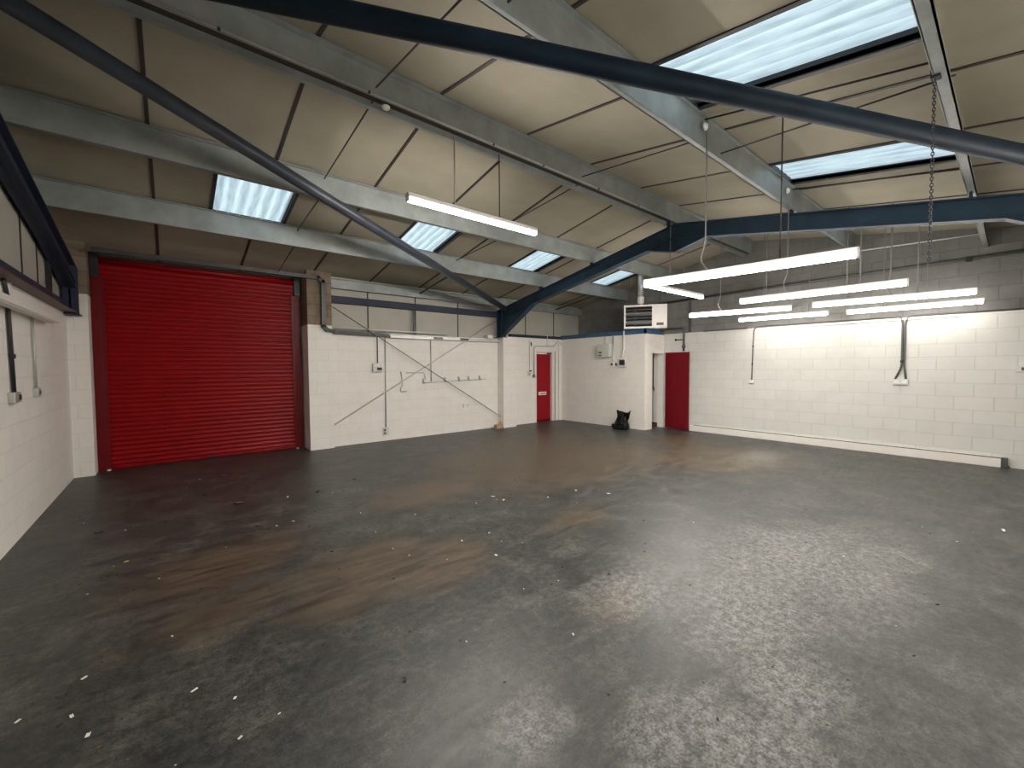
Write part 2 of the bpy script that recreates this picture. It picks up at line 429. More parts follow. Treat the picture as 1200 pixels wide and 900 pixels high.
# rooflights
def rooflight(x0, x1, s, label):
    y0, y1 = SKYY[s]; ym = (y0 + y1) / 2
    t = thing('rooflight', ((x0 + x1) / 2, ym, ceil_z(ym)), label, 'rooflight')
    c = MB(M['black'])
    for xa, xb in ((x0 - .045, x0), (x1, x1 + .045)):
        c.prism([(y0, ceil_z(y0) - .012), (y1, ceil_z(y1) - .012), (y1, ceil_z(y1) + .10), (y0, ceil_z(y0) + .10)], 0, xa, xb)
    for ya in (y0, y1): c.box(x0 - .045, x1 + .045, ya - .02, ya + .02, ceil_z(ya) - .012, ceil_z(ya) + .05)
    c.build('curb', t)
    sh = MB(M['sheet']); n = 72; prev = None
    xa, xb = x0 - .06, x1 + .06
    L = sh.bm.loops.layers.uv.new('UVMap')
    for i in range(n + 1):
        x = xa + (xb - xa) * i / n; dz = .022 * math.sin(2 * math.pi * (x - xa) / .142)
        cur = [sh.bm.verts.new((x, y, ceil_z(y) + .062 + dz)) for y in (y0 - .08, y1 + .08)]
        if prev:
            fc = sh.bm.faces.new([prev[0], cur[0], cur[1], prev[1]]); fc.smooth = True
            for l in fc.loops: l[L].uv = (l.vert.co.x - xa, l.vert.co.y)
        prev = cur
    sh.build('corrugated_sheet', t)
SL = {(0, 1): 'bright corrugated rooflight left of the shutter\'s top corner, the nearest on the left slope',
      (1, 1): 'bright corrugated rooflight behind the slanted pipe, below the lone ceiling light',
      (2, 1): 'small bright rooflight just left of where the blue rafter meets its haunch',
      (3, 1): 'farthest small rooflight, seen under the blue rafter above the heater',
      (1, -1): 'large rooflight at top right, cut across by the thick blue pipe',
      (2, -1): 'wide shallow rooflight on the right slope just in front of the blue rafter',
      (0, -1): 'rooflight on the right slope almost overhead, out past the top edge',
      (3, -1): 'rooflight on the right slope beyond the blue rafter, near the grey gable'}
for i, (a, b) in enumerate(SKYX):
    for s in (1, -1): rooflight(a, b, s, SL[(i, s)])

# plinth along the foot of the far wall, blue wall plates
struct(MB(M['plaster']).box(XR - .085, XR, .12, 5.30, 0, .145, .006).build('baseboard_right'))

# the block-built lobby in the far corner
BX, BY = 9.42, 6.08
b = MB(M['white_block'], M['plaster'], M['darkgrey'])
b.box(BX, BX + .14, BY, YB, 0, 2.50)
b.use(1); b.box(BX + .14, 9.76, BY, BY + .14, 0, 2.50); b.box(9.76, XR, BY, BY + .14, 2.03, 2.50)
b.box(10.285, XR, BY, BY + .14, 0, 2.03)
b.use(2).box(BX, XR, BY, YB, 2.50, 2.54)
struct(b.build('wall_lobby', uv=True))
t2 = MB(M['trimblue'])
t2.box(BX - .03, BX + .02, BY - .03, YB, 2.515, 2.615); t2.box(BX - .03, 10.12, BY - .03, BY + .02, 2.515, 2.635)
struct(t2.build('trim_2'))
struct(MB(M['navy']).box(7.37, BX - .03, YB - .03, YB + .1, 2.505, 2.585).build('trim_3'))

# doorway of the lobby: frame, white inner door ajar behind
d = MB(M['whitepaint']); d.box(10.245, 10.285, BY - .02, BY + .14, 0, 2.03); d.box(9.76, 10.285, BY - .012, BY + .14, 2.0, 2.03)
fr = struct(d.build('trim_4'))
inn = MB(M['cream']); inn.box(10.245, 10.285, 6.225, 6.338, .115, 2.02, .003)
io = struct(inn.build('door_3'))
h = MB(M['darkgrey']); h.tube(rounded([(10.245, 6.335, 1.03), (10.20, 6.335, 1.03), (10.20, 6.27, 1.03)], .015), .010, 8); h.box(10.238, 10.246, 6.315, 6.338, .97, 1.10); h.build('door_handle', io)
e = MB(M['black']); e.box(10.245, 10.285, 6.338, 6.365, 1.03, 2.02); e.build('door_edge', io)
struct(MB(M['maroon']).box(10.29, XR, BY + .14, 8.8, 0, .115).build('baseboard_lobby'))

# the crimson door swung back against the far wall
hx, hy = 10.262, 5.985
dv = Vector((10.215 - hx, 5.315 - hy, 0)).normalized(); dn = Vector((-dv.y, dv.x, 0))
cd = MB(M['crimson']); c0 = Vector((hx, hy, 1.02)) + dv * .335
cd.obox(c0, dv, dn, (0, 0, 1), .67, .042, 2.0, .003)
do = struct(cd.build('door_2'))
for z in (.25, 1.05, 1.85):
    k = MB(M['galv']); k.tube([(hx + .004, hy + .012, z - .05), (hx + .004, hy + .012, z + .05)], .009, 8); k.build('hinge', do)

# red fire door in the shutter wall
fd = MB(M['reddoor']); fd.box(8.40, 9.04, YB + .10, YB + .145, .015, 2.04, .003)
fo = struct(fd.build('door_1'))
lp = MB(M['white'], M['black']); lp.box(8.54, 8.86, YB + .088, YB + .101, .80, .90, .006); lp.use(1).box(8.59, 8.82, YB + .083, YB + .09, .838, .862); lp.build('letterbox', fo)
cl = MB(M['white'], M['darkgrey']); cl.box(8.40, 8.83, YB + .03, YB + .10, 2.04, 2.085, .004); cl.use(1).box(8.83, 9.03, YB + .04, YB + .10, 2.035, 2.085, .004); cl.build('door_closer', fo)
kb = MB(M['shutterdark']); kb.box(8.40, 9.04, YB + .094, YB + .10, .015, .06); kb.build('kick_strip', fo)
a = MB(M['whitepaint'])
a.box(9.04, 9.15, YB + .02, YB + .2, 0, 2.10); a.box(8.34, 8.40, YB + .05, YB + .2, 0, 2.10)
a.box(9.15, 9.20, YB - .02, YB + .02, 0, 2.15); a.box(8.35, 9.20, YB - .02, YB + .05, 2.10, 2.135); a.box(9.27, 9.41, YB - .05, YB, 0, 2.46)
struct(a.build('trim_5'))

# ------------------------------------------------------------------ roller shutter
SY = 9.40
sh = thing('roller_shutter', (.55, SY, 0), 'large red roller shutter door closed in the left bay', 'roller shutter')
cu = MB(M['shutter']).use(0, True); z = .06; pitch = .0785; prof = []
while z < 3.40:
    for k in range(8):
        a_ = k / 8; prof.append((SY - .017 * math.sin(math.pi * min(1, a_ / .86)) ** .7 if a_ < .86 else SY + .004, z + pitch * a_))
    z += pitch
prev = None
for (y, zz) in prof:
    cur = [cu.bm.verts.new((x, y, zz)) for x in (-.86, 1.955)]
    if prev: fc = cu.bm.faces.new([prev[0], prev[1], cur[1], cur[0]]); fc.smooth = True
    prev = cur
cu.build('curtain', sh)
bb = MB(M['shutter']); bb.box(-.86, 1.955, SY - .028, SY + .03, .012, .065, .004); bb.build('bottom_rail', sh)
lk = MB(M['black']); lk.box(.49, .56, SY - .045, SY - .028, .02, .06, .004); lk.build('lock', sh)
for x0, x1 in ((-.965, -.86), (1.955, 2.06)):
    g = MB(M['shutterdark']); s_ = 1 if x0 < 0 else -1
    g.box(x0, x1, SY - .05, SY + .06, .0, 3.12, .004)
    xi = x1 if s_ > 0 else x0
    g.box(min(xi, xi + s_ * .05), max(xi, xi + s_ * .05), SY - .045, SY - .03, .0, 3.12)
    go_ = g.build('guide_rail', sh)
    ft = MB(M['white']); xm = x1 + .02 if s_ > 0 else x0 - .005
    ft.box(xm - .022, xm + .022, SY - .09, SY - .052, 0, .022, .005); ft.build('foot_block', go_)
    ep = MB(M['black']); ep.box(x0, x1, SY - .10, SY + .06, 3.12, 3.50); ep.build('end_plate', sh)
br = MB(M['shutter']); br.tube([(-.86, SY + .0, 3.40), (1.955, SY + .0, 3.40)], .05, 16); br.build('barrel', sh)

# ------------------------------------------------------------------ portal frames
def strip(m, pts, x0, x1, t):
    """flange of thickness t along a polyline in the YZ plane"""
    for (ya, za), (yb, zb) in zip(pts, pts[1:]):
        m.prism([(ya, za), (yb, zb), (yb, zb + t), (ya, za + t)], 0, x0, x1)
def frame(xc, fw, label, mat, coly, gable=False, depth=.25):
    t = thing('portal_frame', (xc, coly, 2.47 if not gable else 2.47), label, 'steel frame')
    wx = (xc - .008, xc + .008); fx = (xc - fw / 2, xc + fw / 2)
    for s in (1, -1):
        Y = lambda d: RY + s * d
        d1 = coly - RY
        top = [(Y(0), raft_z(Y(0))), (Y(d1 + .12), raft_z(Y(d1 + .12)))]
        bot = [(Y(0), raft_z(Y(0)) - depth), (Y(d1), raft_z(Y(d1)) - depth)]
        r = MB(mat); r.prism([top[0], top[1], (Y(d1 + .12), bot[1][1]), bot[1], bot[0]], 0, *wx)
        strip(r, [(a_, b_ - .014) for a_, b_ in top], fx[0], fx[1], .014)
        strip(r, [bot[0], bot[1]], fx[0], fx[1], .014)
        r.build('rafter', t)
        hd = 3.73 if not gable else 3.45
        zk = 2.50 if not gable else 2.85
        hp = [(Y(hd), raft_z(Y(hd)) - depth), (Y(d1), raft_z(Y(d1)) - depth), (Y(d1), zk)]
        hm = MB(mat); hm.prism(hp, 0, *wx); strip(hm, [hp[0], hp[2]], fx[0], fx[1], .014); hm.build('haunch', t)
        cm = MB(mat); zc = raft_z(Y(d1 + .1)) - .01
        cm.prism([(Y(d1), 2.47), (Y(d1 + .2), 2.47), (Y(d1 + .2), zc), (Y(d1), zc)], 0, *wx)
        for yy in (d1, d1 + .188): cm.box(fx[0], fx[1], min(Y(yy), Y(yy + .012)), max(Y(yy), Y(yy + .012)), 2.47, zc)
        cm.build('column', t)
        bp = MB(mat); bp.box(fx[0] - .03, fx[1] + .03, min(Y(d1 - .03), Y(d1 + .22)), max(Y(d1 - .03), Y(d1 + .22)), 2.455, 2.475); bp.build('base_plate', t)
    if not gable:
        am = MB(mat); zb = raft_z(RY - .56) - depth
        pl = [(RY - .56, zb), (RY, 3.655), (RY + .56, zb), (RY, raft_z(RY) - depth)]
        am.prism(pl, 0, *wx); strip(am, pl[:3], fx[0], fx[1], .014); am.build('apex_haunch', t)
        for yy in (4.0, 5.75, 7.32, 2.1, .37):
            k = MB(mat); k.box(xc - .05, xc + .05, yy - .004, yy + .02, raft_z(yy) - .005, raft_z(yy) + .16); k.build('cleat', t)
    return t
frame(6.93, .15, 'dark blue steel roof frame crossing mid room, its foot on the white pier', M['blue'], 8.80)
frame(-1.13, .14, 'navy steel frame hugging the left wall beside the shutter', M['navy'], 8.85, True, .27)

# ------------------------------------------------------------------ purlins (cold-formed Z sections)
def purlin(yw, zb, zt, away, fl, label, lip=.03, slope=True, x0=XL + .02, x1=XR - .005):
    t = .010; m = MB(M['purlin'])
    m.box(x0, x1, yw - t / 2, yw + t / 2, zb, zt)
    ys = sorted((yw, yw + away * fl)); m.box(x0, x1, ys[0], ys[1], zb, zb + t)
    yl = yw + away * fl; m.box(x0, x1, min(yl, yl - away * t), max(yl, yl - away * t), zb, zb + lip)
    ys = sorted((yw, yw - away * fl * .8)); m.box(x0, x1, ys[0], ys[1], zt - t, zt)
    o = m.build('purlin', origin=((x0 + x1) / 2, yw, zb))
    return tag(o, label, 'purlin')
m = MB(M['purlin'], M['joint']); xa, xb = XL + .02, XR - .005
m.box(xa, xb, 3.925, 3.935, 4.215, 4.475); m.box(xa, xb, 3.855, 3.93, 4.465, 4.475)
m.box(xa, xb, 4.035, 4.085, 4.175, 4.185); m.box(xa, xb, 4.035, 4.043, 4.185, 4.465)
m.use(1).box(xa, xb, 3.935, 4.035, 4.235, 4.245)  # dark plate between web and lip stands in for the gap's shade
PA = tag(m.build('purlin', origin=(4, 3.93, 4.2)), 'galvanised ridge purlin carrying the conduit and the hanging light', 'purlin')
PB = purlin(5.73, 3.845, 4.14, 1, .06, 'galvanised purlin running along the upper edge of the left rooflights')
PC = purlin(7.26, 3.572, 3.875, 1, .055, 'galvanised purlin along the lower edge of the left rooflights, above the shutter')
PD = purlin(2.085, 3.873, 4.165, 1, .05, 'galvanised purlin right of the ridge, behind the thick blue pipe')
PE = purlin(.405, 3.565, 3.865, -1, .07, 'pale purlin at the top right, passing almost straight overhead')
eb = MB(M['purlin']); eb.box(2.57, XR - .01, 8.96, 8.97, 3.30, 3.49); eb.box(2.57, XR - .01, 8.97, 9.04, 3.30, 3.31); eb.box(2.57, XR - .01, 9.03, 9.04, 3.31, 3.34); eb.box(2.57, XR - .01, 8.90, 8.97, 3.48, 3.49)
tag(eb.build('eaves_beam', origin=(6, 8.97, 3.3)), 'grey eaves beam above the off white upper boarding right of the shutter', 'beam')
# sheeting rails
rl = MB(M['navy']); rl.box(2.56, 6.855, 8.985, 9.0, 3.01, 3.15); rl.box(2.56, 6.855, 9.0, 9.12, 3.01, 3.025); rl.box(2.56, 6.855, 9.0, 9.12, 3.135, 3.15)
ro = tag(rl.build('sheeting_rail', origin=(4.6, 9.0, 3.01)), 'dark blue horizontal rail across the boarding between shutter pier and frame', 'rail')
st = MB(M['darkgrey']); st.box(4.43, 4.45, 9.02, 9.07, 2.43, 3.01); st.box(4.47, 4.49, 9.02, 9.07, 2.43, 3.01); st.build('strut', ro)
rl = MB(M['navy'], M['maroon']); rl.box(XL, XL + .014, YF, 8.98, 2.50, 2.665); rl.use(1).box(XL, XL + .13, YF, 8.98, 2.492, 2.506)  # navy web, lower flange coloured maroon
tag(rl.build('sheeting_rail', origin=(XL, 7, 2.5)), 'purple blue rail with maroon underside along the left wall', 'rail')
dk = MB(M['black']); dk.box(XL - .035, XL + .01, 8.03, 8.12, 2.665, 3.14)
tag(dk.build('gable_post', origin=(XL, 8.07, 2.665)), 'short black post on the left wall rail below the navy rafter', 'post')

# sag rods between purlins
def rod(p, q, r, label, name='sag_rod', mat=None, cat='rod', group=None):
    m = MB(mat or M['rod']); m.tube([p, q], r, 8)
    return tag(m.build(name, origin=p), label, cat, group)
for x, where in ((1.57, 'in the near bay'), (4.50, 'behind the lone ceiling light')):
    rod((x, 3.935, 4.22), (x + .02, 5.73, 4.09), .008, f'thin dark rod from ridge purlin to the next left purlin, {where}')
    rod((x, 5.73, 3.90), (x + .02, 7.26, 3.82), .008, f'thin dark rod between the two purlins beside the left rooflights, {where}')
    if x < 2: rod((x, 7.26, 3.62), (x + .02, 8.97, 3.44), .008, f'thin dark rod from the lowest left purlin to the eaves, {where}')
    rod((x, 3.92, 4.30), (x + .02, 2.09, 4.10), .008, f'thin dark rod between the ridge purlin and the right-hand purlin, {where}')
    rod((x + .12, 2.08, 3.93), (x + .1, .35, 3.82), .008, f'thin dark rod between the two right-hand purlins, {where}')
# eaves struts, one plainly seen from below
for x, lab in ((4.62, 'short dark eaves strut under the roof, left of the frame'), (9.15, 'short eaves strut near the far corner above the red fire door')):
    rod((x, 7.3, 3.66), (x - .05, 8.96, 3.40), .022, lab, 'eaves_strut', M['darkgrey'], 'strut')

# round wind-brace pipes
def brace(p, q, label, mat='brace'):
    t = thing('wind_brace', p, label, 'brace')
    p, q = Vector(p), Vector(q); d = (q - p).normalized()
    m = MB(M[mat]); m.tube([p + d * .12, q - d * .12], .068, 24); m.build('pipe', t)
    for e_, s in ((p, 1), (q, -1)):
        k = MB(M[mat]); side = d.cross(Vector((0, 0, 1))).normalized()
        k.obox(e_ + d * s * .09, d, side, d.cross(side), .26, .10, .014, .003); k.build('end_plate', t)
brace((-1.02, 3.90, 3.985), (6.84, 8.55, 3.165), 'slim dark pipe slanting from top left down to the frame\'s foot')
brace((-1.02, 3.72, 3.965), (6.84, -1.02, 3.07), 'thick dark blue pipe crossing the top right in front of the large rooflight', 'bracenavy')

# flat cross-bracing on the low wall
rod((2.57, 8.90, 2.905), (6.93, 8.92, .295), .011, 'thin brace falling left to right across the white wall', 'wall_brace', M['midbar'], 'brace')
rod((2.57, 9.015, .455), (6.91, 9.02, 2.93), .015, 'pale brace rising left to right across the white wall', 'wall_brace', M['palebar'], 'brace')

# ------------------------------------------------------------------ hanging battens
def batten(p, q, label, hangers, led='led'):
    """hangers: (t along the fitting, top height, material, radius, kinked foot)"""
    p, q = Vector(p), Vector(q); c = (p + q) / 2; L = (q - p).length; d = (q - p).normalized(); s = Vector((-d.y, d.x, 0)); u = Vector((0, 0, 1))
    t = thing('batten_light', c, label, 'ceiling light', 'hanging battens')
    b_ = MB(M['white']); b_.obox(c + u * (.052 if led == 'led' else .043), d, s, u, L, .055 if led == 'led' else .0775, .034 if led == 'led' else .050, .004); b_.build('housing', t)
    e_ = MB(M[led]); n = 10; rad = .040
    A, B = [], []
    for k in range(n + 1):
        wrap = .38 if led == 'led' else .02; a_ = -wrap + (math.pi + 2 * wrap) * k / n
        off = s * (math.cos(a_) * rad) - u * (math.sin(a_) * rad * .95 - .018)
        A.append(e_.bm.verts.new(c - d * (L / 2 - .02) + off)); B.append(e_.bm.verts.new(c + d * (L / 2 - .02) + off))
    for k in range(n): fc = e_.bm.faces.new([A[k], A[k + 1], B[k + 1], B[k]]); fc.smooth = True
    e_.bm.faces.new(A); e_.bm.faces.new(B[::-1]); e_.build('diffuser', t)
    for sg in (-1, 1):
        k = MB(M['white']); k.obox(c + d * sg * (L / 2 - .007) + u * .022, d, s, u, .014, .076, .084, .004); k.build('end_cap', t)
    for tt, zt, mat, r, kink in hangers:
        b0 = p + (q - p) * tt + u * .06; top = Vector((b0.x, b0.y, zt))
        path = [b0, b0 + u * (zt - b0.z)] if not kink else [b0 + d * .03 + s * .0, b0 - d * .05 + u * .12, b0 + u * .30, top]
        m = MB(mat); m.tube(rounded(path, .05) if kink else path, r * .72, 8); m.build('hanger', t)
    return t
M['hanger'] = plain('grey_hanger_conduit', (.24, .235, .225), .5, .2)
W, G, K = M['hanger'], M['galv'], M['rod']
batten((1.90, 3.99, 3.365), (3.68, 3.99, 3.365), 'lone lit strip light hung from the ridge purlin, left of the blue frame', [(.32, 4.19, G, .008, False), (.67, 4.19, K, .009, False)], 'led_bright')
batten((4.162, 2.70, 2.56), (4.413, .851, 2.56), 'nearest lit strip light of the right-hand group, the topmost of them', [(.35, 4.13, W, .011, True), (.70, 4.06, K, .009, False)])
batten((6.80, 2.735, 2.625), (6.865, .853, 2.625), 'lit strip light second nearest, just below the nearest one', [(.33, 4.15, W, .010, True), (.76, 3.41, W, .010, False)])
batten((8.317, 4.331, 2.68), (8.709, 2.614, 2.68), 'lit strip light at the group\'s left edge, over the open crimson door', [(.33, 4.45, W, .012, True), (.77, 4.33, W, .009, False)])
batten((8.123, 2.149, 2.62), (8.40, .368, 2.62), 'lit strip light at the right, upper of two ending near the wall cables', [(.24, 4.13, W, .009, False), (.52, 4.05, W, .012, True), (.68, 4.0, W, .009, False)])
batten((9.773, 3.948, 2.655), (9.922, 2.357, 2.655), 'shortest lit strip light close to the white wall, lowest at the group\'s left', [(.3, 4.42, W, .008, False), (.8, 4.2, W, .008, False)])
batten((9.894, 2.073, 2.64), (9.95, .351, 2.64), 'lowest right lit strip light, close to the white wall above the twin cables', [(.3, 4.1, W, .008, False), (.62, 4.0, W, .008, False)])
batten((6.25, 3.95, 2.99), (8.05, 3.95, 2.99), 'lit strip light running away from view, meeting the nearest one in a V', [(.35, 4.19, W, .012, False), (.62, 4.19, W, .012, False)], 'led_bright')
for xa in (.3, 3.0, 5.6):      # unseen lights added past the edge of view, to brighten the left side
    batten((xa, -.75, 2.85), (xa + 1.8, -.75, 2.85), 'unseen strip light added as fill along the near wall, ' + {.3: 'nearest the left wall', 3.0: 'the middle one', 5.6: 'farthest from the left wall'}[xa], [(.25, 3.62, W, .01, False), (.75, 3.62, W, .01, False)], 'led_unseen')

# conduit along the ridge purlin with its clips and a round junction box
cl = [((x, 3.915, 4.225), (0, -1, 0)) for x in (.35, 1.50, 2.95, 3.75, 4.85, 5.85)]
co = pipe('conduit', [(XL + .05, 3.912, 4.225), (6.75, 3.912, 4.225)], .008, M['galv'], 'silver conduit clipped along the lower side of the ridge purlin', 'conduit', 0, 8, cl)
jb = MB(M['white']); jb.dome((1.68, 3.96, 4.185), (0, 0, -1), .042, .03); tag(jb.build('junction_box', origin=(1.68, 3.96, 4.185)), 'round white junction box under the ridge purlin near the lone light', 'junction box')
# conduits between the right-hand purlins that feed the hanging lights
pipe('conduit', [(4.22, 2.06, 4.13), (4.34, .40, 3.84)], .009, M['rod'], 'dark conduit beside the large rooflight feeding the nearest strip light', 'conduit', 0)
pipe('conduit', [(6.80, 2.06, 4.12), (6.86, .40, 3.82)], .010, M['rod'], 'dark conduit beside the shallow rooflight in front of the blue rafter', 'conduit', 0)
for p_, lab in (((4.20, 2.055, 4.05), 'round white box on the purlin right of the ridge, near the large rooflight'), ((6.55, 2.055, 4.03), 'round white box on the purlin just before the blue rafter')):
    k = MB(M['white']); k.dome(p_, (0, -1, 0), .04, .035); tag(k.build('junction_box', origin=p_), lab, 'junction box')

# chain hanging from the overhead purlin
ch = thing('chain', (3.98, .40, 3.56), 'black chain hanging from the pale overhead purlin at the right', 'chain')
k = MB(M['black']); k.obox((3.98, .395, 3.60), (1, 0, 0), (0, 1, 0), (0, 0, 1), .07, .05, .10, .006); k.build('bracket', ch)
lk = MB(M['blackcable']); z = 3.54; i = 0
while z > 2.36:
    lk.ring((3.98 + .03 * (3.54 - z), .40, z), (1, 0, 0) if i % 2 else (0, 1, 0), .0075, .0032, 10, 5, 1.8, (0, 0, 1)); z -= .0205; i += 1
lk.build('links', ch)

# ------------------------------------------------------------------ trunking and fittings on the shutter wall
tr = MB(M['trunk'])
def run(m, pts, s):
    for a_, b_ in zip(pts, pts[1:]):
        a_, b_ = Vector(a_), Vector(b_); d_ = (b_ - a_).normalized()
        n1 = Vector((0, 1, 0)); n2 = d_.cross(n1)
        m.obox((a_ + b_) / 2, d_, n1, n2, (b_ - a_).length + s * .9, s, s, .006)
run(tr, [(-.85, 8.87, 3.45), (2.30, 8.87, 3.45), (2.38, 8.87, 3.38), (2.38, 8.87, 2.50), (2.44, 8.87, 2.43), (2.62, 8.96, 2.40), (3.75, 8.98, 2.375)], .075)
tag(tr.build('cable_trunking', origin=(2.38, 8.87, 2.45)), 'dark grey trunking over the shutter, bending down the brown block pier', 'trunking')
tr = MB(M['galv'], M['white'], M['darkgrey']); tr.box(3.80, 6.90, 8.93, 9.05, 2.325, 2.395, .004)
to = tag(tr.build('cable_trunking', origin=(5, 9.0, 2.33)), 'pale galvanised trunking along the top of the white wall', 'trunking')
for x in (4.9, 5.65): MB(M['darkgrey']).box(x - .004, x + .25, 8.926, 8.931, 2.335, 2.39).build('joint_cover', to)
pipe('conduit', [(2.60, 8.99, 2.49), (5.30, 8.99, 2.48)], .016, M['white'], 'white tube on the ledge just above the pale trunking', 'conduit', 0)
k = MB(M['white']); k.box(6.52, 6.68, 8.94, 9.03, 2.425, 2.51, .008); tag(k.build('junction_box', origin=(6.6, 9, 2.425)), 'small white box on the ledge beside the blue column', 'junction box')

def plate(name, c, nrm, w_, h_, mat, label, cat, dots=None, depth=.03):
    """small wall accessory: box on the wall with its fittings as parts"""
    c, nrm = Vector(c), Vector(nrm); s = Vector((0, 0, 1)).cross(nrm); u = Vector((0, 0, 1))
    m = MB(mat); m.obox(c + nrm * depth / 2, s, u, nrm, w_, h_, depth, min(.006, depth / 4)); o = m.build(name, origin=c); tag(o, label, cat)
    for (nm, dx, dz, dw, dh, mm) in (dots or []):
        k = MB(mm); k.obox(c + nrm * (depth + .004) + s * dx + u * dz, s, u, nrm, dw, dh, .012, .003); k.build(nm, o)
    return o
yw = YB
plate('isolator_switch', (3.515, yw, 1.66), (0, -1, 0), .20, .19, M['galv'], 'grey metal isolator with black knob on the white wall', 'switch', [('knob', .04, -.03, .11, .06, M['black']), ('cover', -.02, .05, .12, .05, M['greybox'])], .09)
pipe('cable', [(3.53, 8.99, 2.36), (3.535, 9.01, 2.25), (3.53, 9.0, 1.76)], .012, M['blackcable'], 'black cable dropping from the trunking to the grey isolator', 'cable', .05)
pipe('conduit', [(3.725, 9.03, 2.34), (3.71, 9.03, .27)], .013, M['galv'], 'long thin conduit down to the low socket on the white wall', 'conduit', 0)
plate('wall_socket', (3.71, yw, .215), (0, -1, 0), .14, .17, M['greybox'], 'grey socket near the floor below the long thin conduit', 'socket', [('outlet', -.03, .03, .04, .05, M['darkgrey']), ('outlet', -.03, -.04, .04, .05, M['darkgrey'])], .035)
plate('wall_socket', (5.87, yw, .67), (0, -1, 0), .17, .10, M['white'], 'small white socket under the falling brace', 'socket', [('outlet', .04, 0, .045, .05, M['greybox'])], .03)
pipe('conduit', [(4.865, 9.03, 2.35), (4.87, 9.03, 1.32)], .012, M['galv'], 'thin pipe dropping through the crossed braces to the hook rail', 'conduit', 0)
# hook rail and loose pipe stubs
hr = thing('hook_rail', (5.5, yw, 1.31), 'thin metal rail with a row of hooks on the white wall', 'hook rail')
m = MB(M['galv']); m.tube([(4.62, 9.02, 1.29), (5.2, 9.02, 1.305), (6.50, 9.02, 1.34)], .008, 6); m.build('rail', hr)
for x in (4.66, 5.25, 5.66, 5.95, 6.30):
    z_ = 1.29 + (x - 4.62) * .027; k = MB(M['galv']); k.tube(rounded([(x, 9.04, z_ + .09), (x, 9.02, z_ + .06), (x, 8.985, z_ - .01), (x + .05, 8.97, z_ + .0)], .02), .011, 6); k.box(x - .02, x + .02, 9.03, 9.05, z_ - .02, z_ + .10); k.build('hook', hr)
pipe('pipe_stub', [(4.22, 9.03, 1.535), (4.68, 9.03, 1.53), (4.71, 9.02, 1.37)], .008, M['galv'], 'thin bent pipe on the wall just left of the crossing braces', 'pipe', .03)
pipe('pipe_stub', [(4.085, 9.03, 1.56), (4.11, 9.02, 1.42), (4.115, 9.01, 1.24), (4.06, 9.01, 1.17), (4.07, 9.01, 1.10), (4.21, 9.02, 1.10)], .014, M['galv'], 'hooked pipe stub at the left end of the wall fittings', 'pipe', .03)

# around the fire door
pipe('conduit', [(8.075, 9.035, 2.44), (8.075, 9.035, 1.55)], .009, M['galv'], 'thin conduit beside the fire door leading to the call point', 'conduit', 0)
plate('call_point', (8.075, yw, 1.47), (0, -1, 0), .12, .17, M['greybox'], 'small pale box with a black top left of the red fire door', 'call point', [('cap', .02, .07, .08, .04, M['black']), ('button', -.02, -.02, .04, .03, M['darkgrey'])], .035)
pipe('conduit', [(9.24, 9.02, 2.46), (9.08, 9.02, 2.29), (8.28, 9.02, 2.27), (8.245, 9.02, 2.22), (8.245, 9.02, 1.43)], .012, M['galv'], 'conduit looping over the red fire door to the exit button', 'conduit', .06)
plate('exit_button', (8.25, yw, 1.385), (0, -1, 0), .075, .085, M['darkgrey'], 'small dark exit button box beside the red fire door', 'button', [('button', 0, 0, .03, .03, M['greybox'])], .04)
pipe('conduit', [(8.79, 9.025, 2.62), (8.79, 9.025, 2.28)], .014, M['white'], 'short white riser above the red fire door', 'conduit', 0)
k = MB(M['darkgrey']); k.box(8.135, 8.165, 9.02, 9.05, 2.27, 2.38, .004); tag(k.build('saddle', origin=(8.15, 9.05, 2.3)), 'tiny dark saddle high left of the red fire door', 'fixing')
k = MB(M['white']); k.dome((9.345, 9.0, 2.39), (-.5, -.85, 0), .05, .045); tag(k.build('alarm_sounder', origin=(9.345, 9.0, 2.39)), 'small white alarm dome in the corner above the red fire door', 'alarm')

# ------------------------------------------------------------------ on the lobby's side wall
nx = (-1, 0, 0)
cu = plate('fuse_box', (BX, 7.33, 2.10), nx, .40, .36, M['greybox'], 'pale grey fuse box high on the lobby wall', 'fuse box', [('label', -.09, -.05, .10, .045, M['darkgrey']), ('label', -.09, -.13, .10, .035, M['darkgrey'])], .13)
pipe('conduit', [(BX - .02, 7.33, 2.51), (BX - .02, 7.33, 2.28)], .010, M['galv'], 'short conduit from the blue trim to the fuse box', 'conduit', 0)
pipe('conduit', [(BX - .02, 7.065, 2.51), (BX - .02, 7.065, 1.85), (BX - .02, 7.05, 1.80)], .017, M['galv'], 'thin pipe right of the fuse box running down to the switches', 'conduit', .03)
pipe('conduit', [(BX - .03, 6.71, 2.63), (BX - .03, 6.71, 2.15), (BX - .03, 6.77, 1.92)], .022, M['white'], 'white pipe from the heater down to the dark thermostat', 'conduit', .05)
plate('wall_switch', (BX, 7.09, 1.73), nx, .12, .12, M['white'], 'left one of two small white switches under the fuse box', 'switch', [('rocker', 0, -.015, .065, .065, M['darkgrey'])], .04)
plate('wall_switch', (BX, 6.94, 1.73), nx, .12, .12, M['white'], 'right one of two small white switches, next to the dark thermostat', 'switch', [('rocker', 0, -.015, .065, .065, M['darkgrey'])], .04)
plate('thermostat', (BX, 6.77, 1.755), nx, .25, .22, M['greybox'], 'thermostat with a dark square face on the lobby wall', 'thermostat', [('screen', .02, .01, .17, .14, M['black'])], .05)

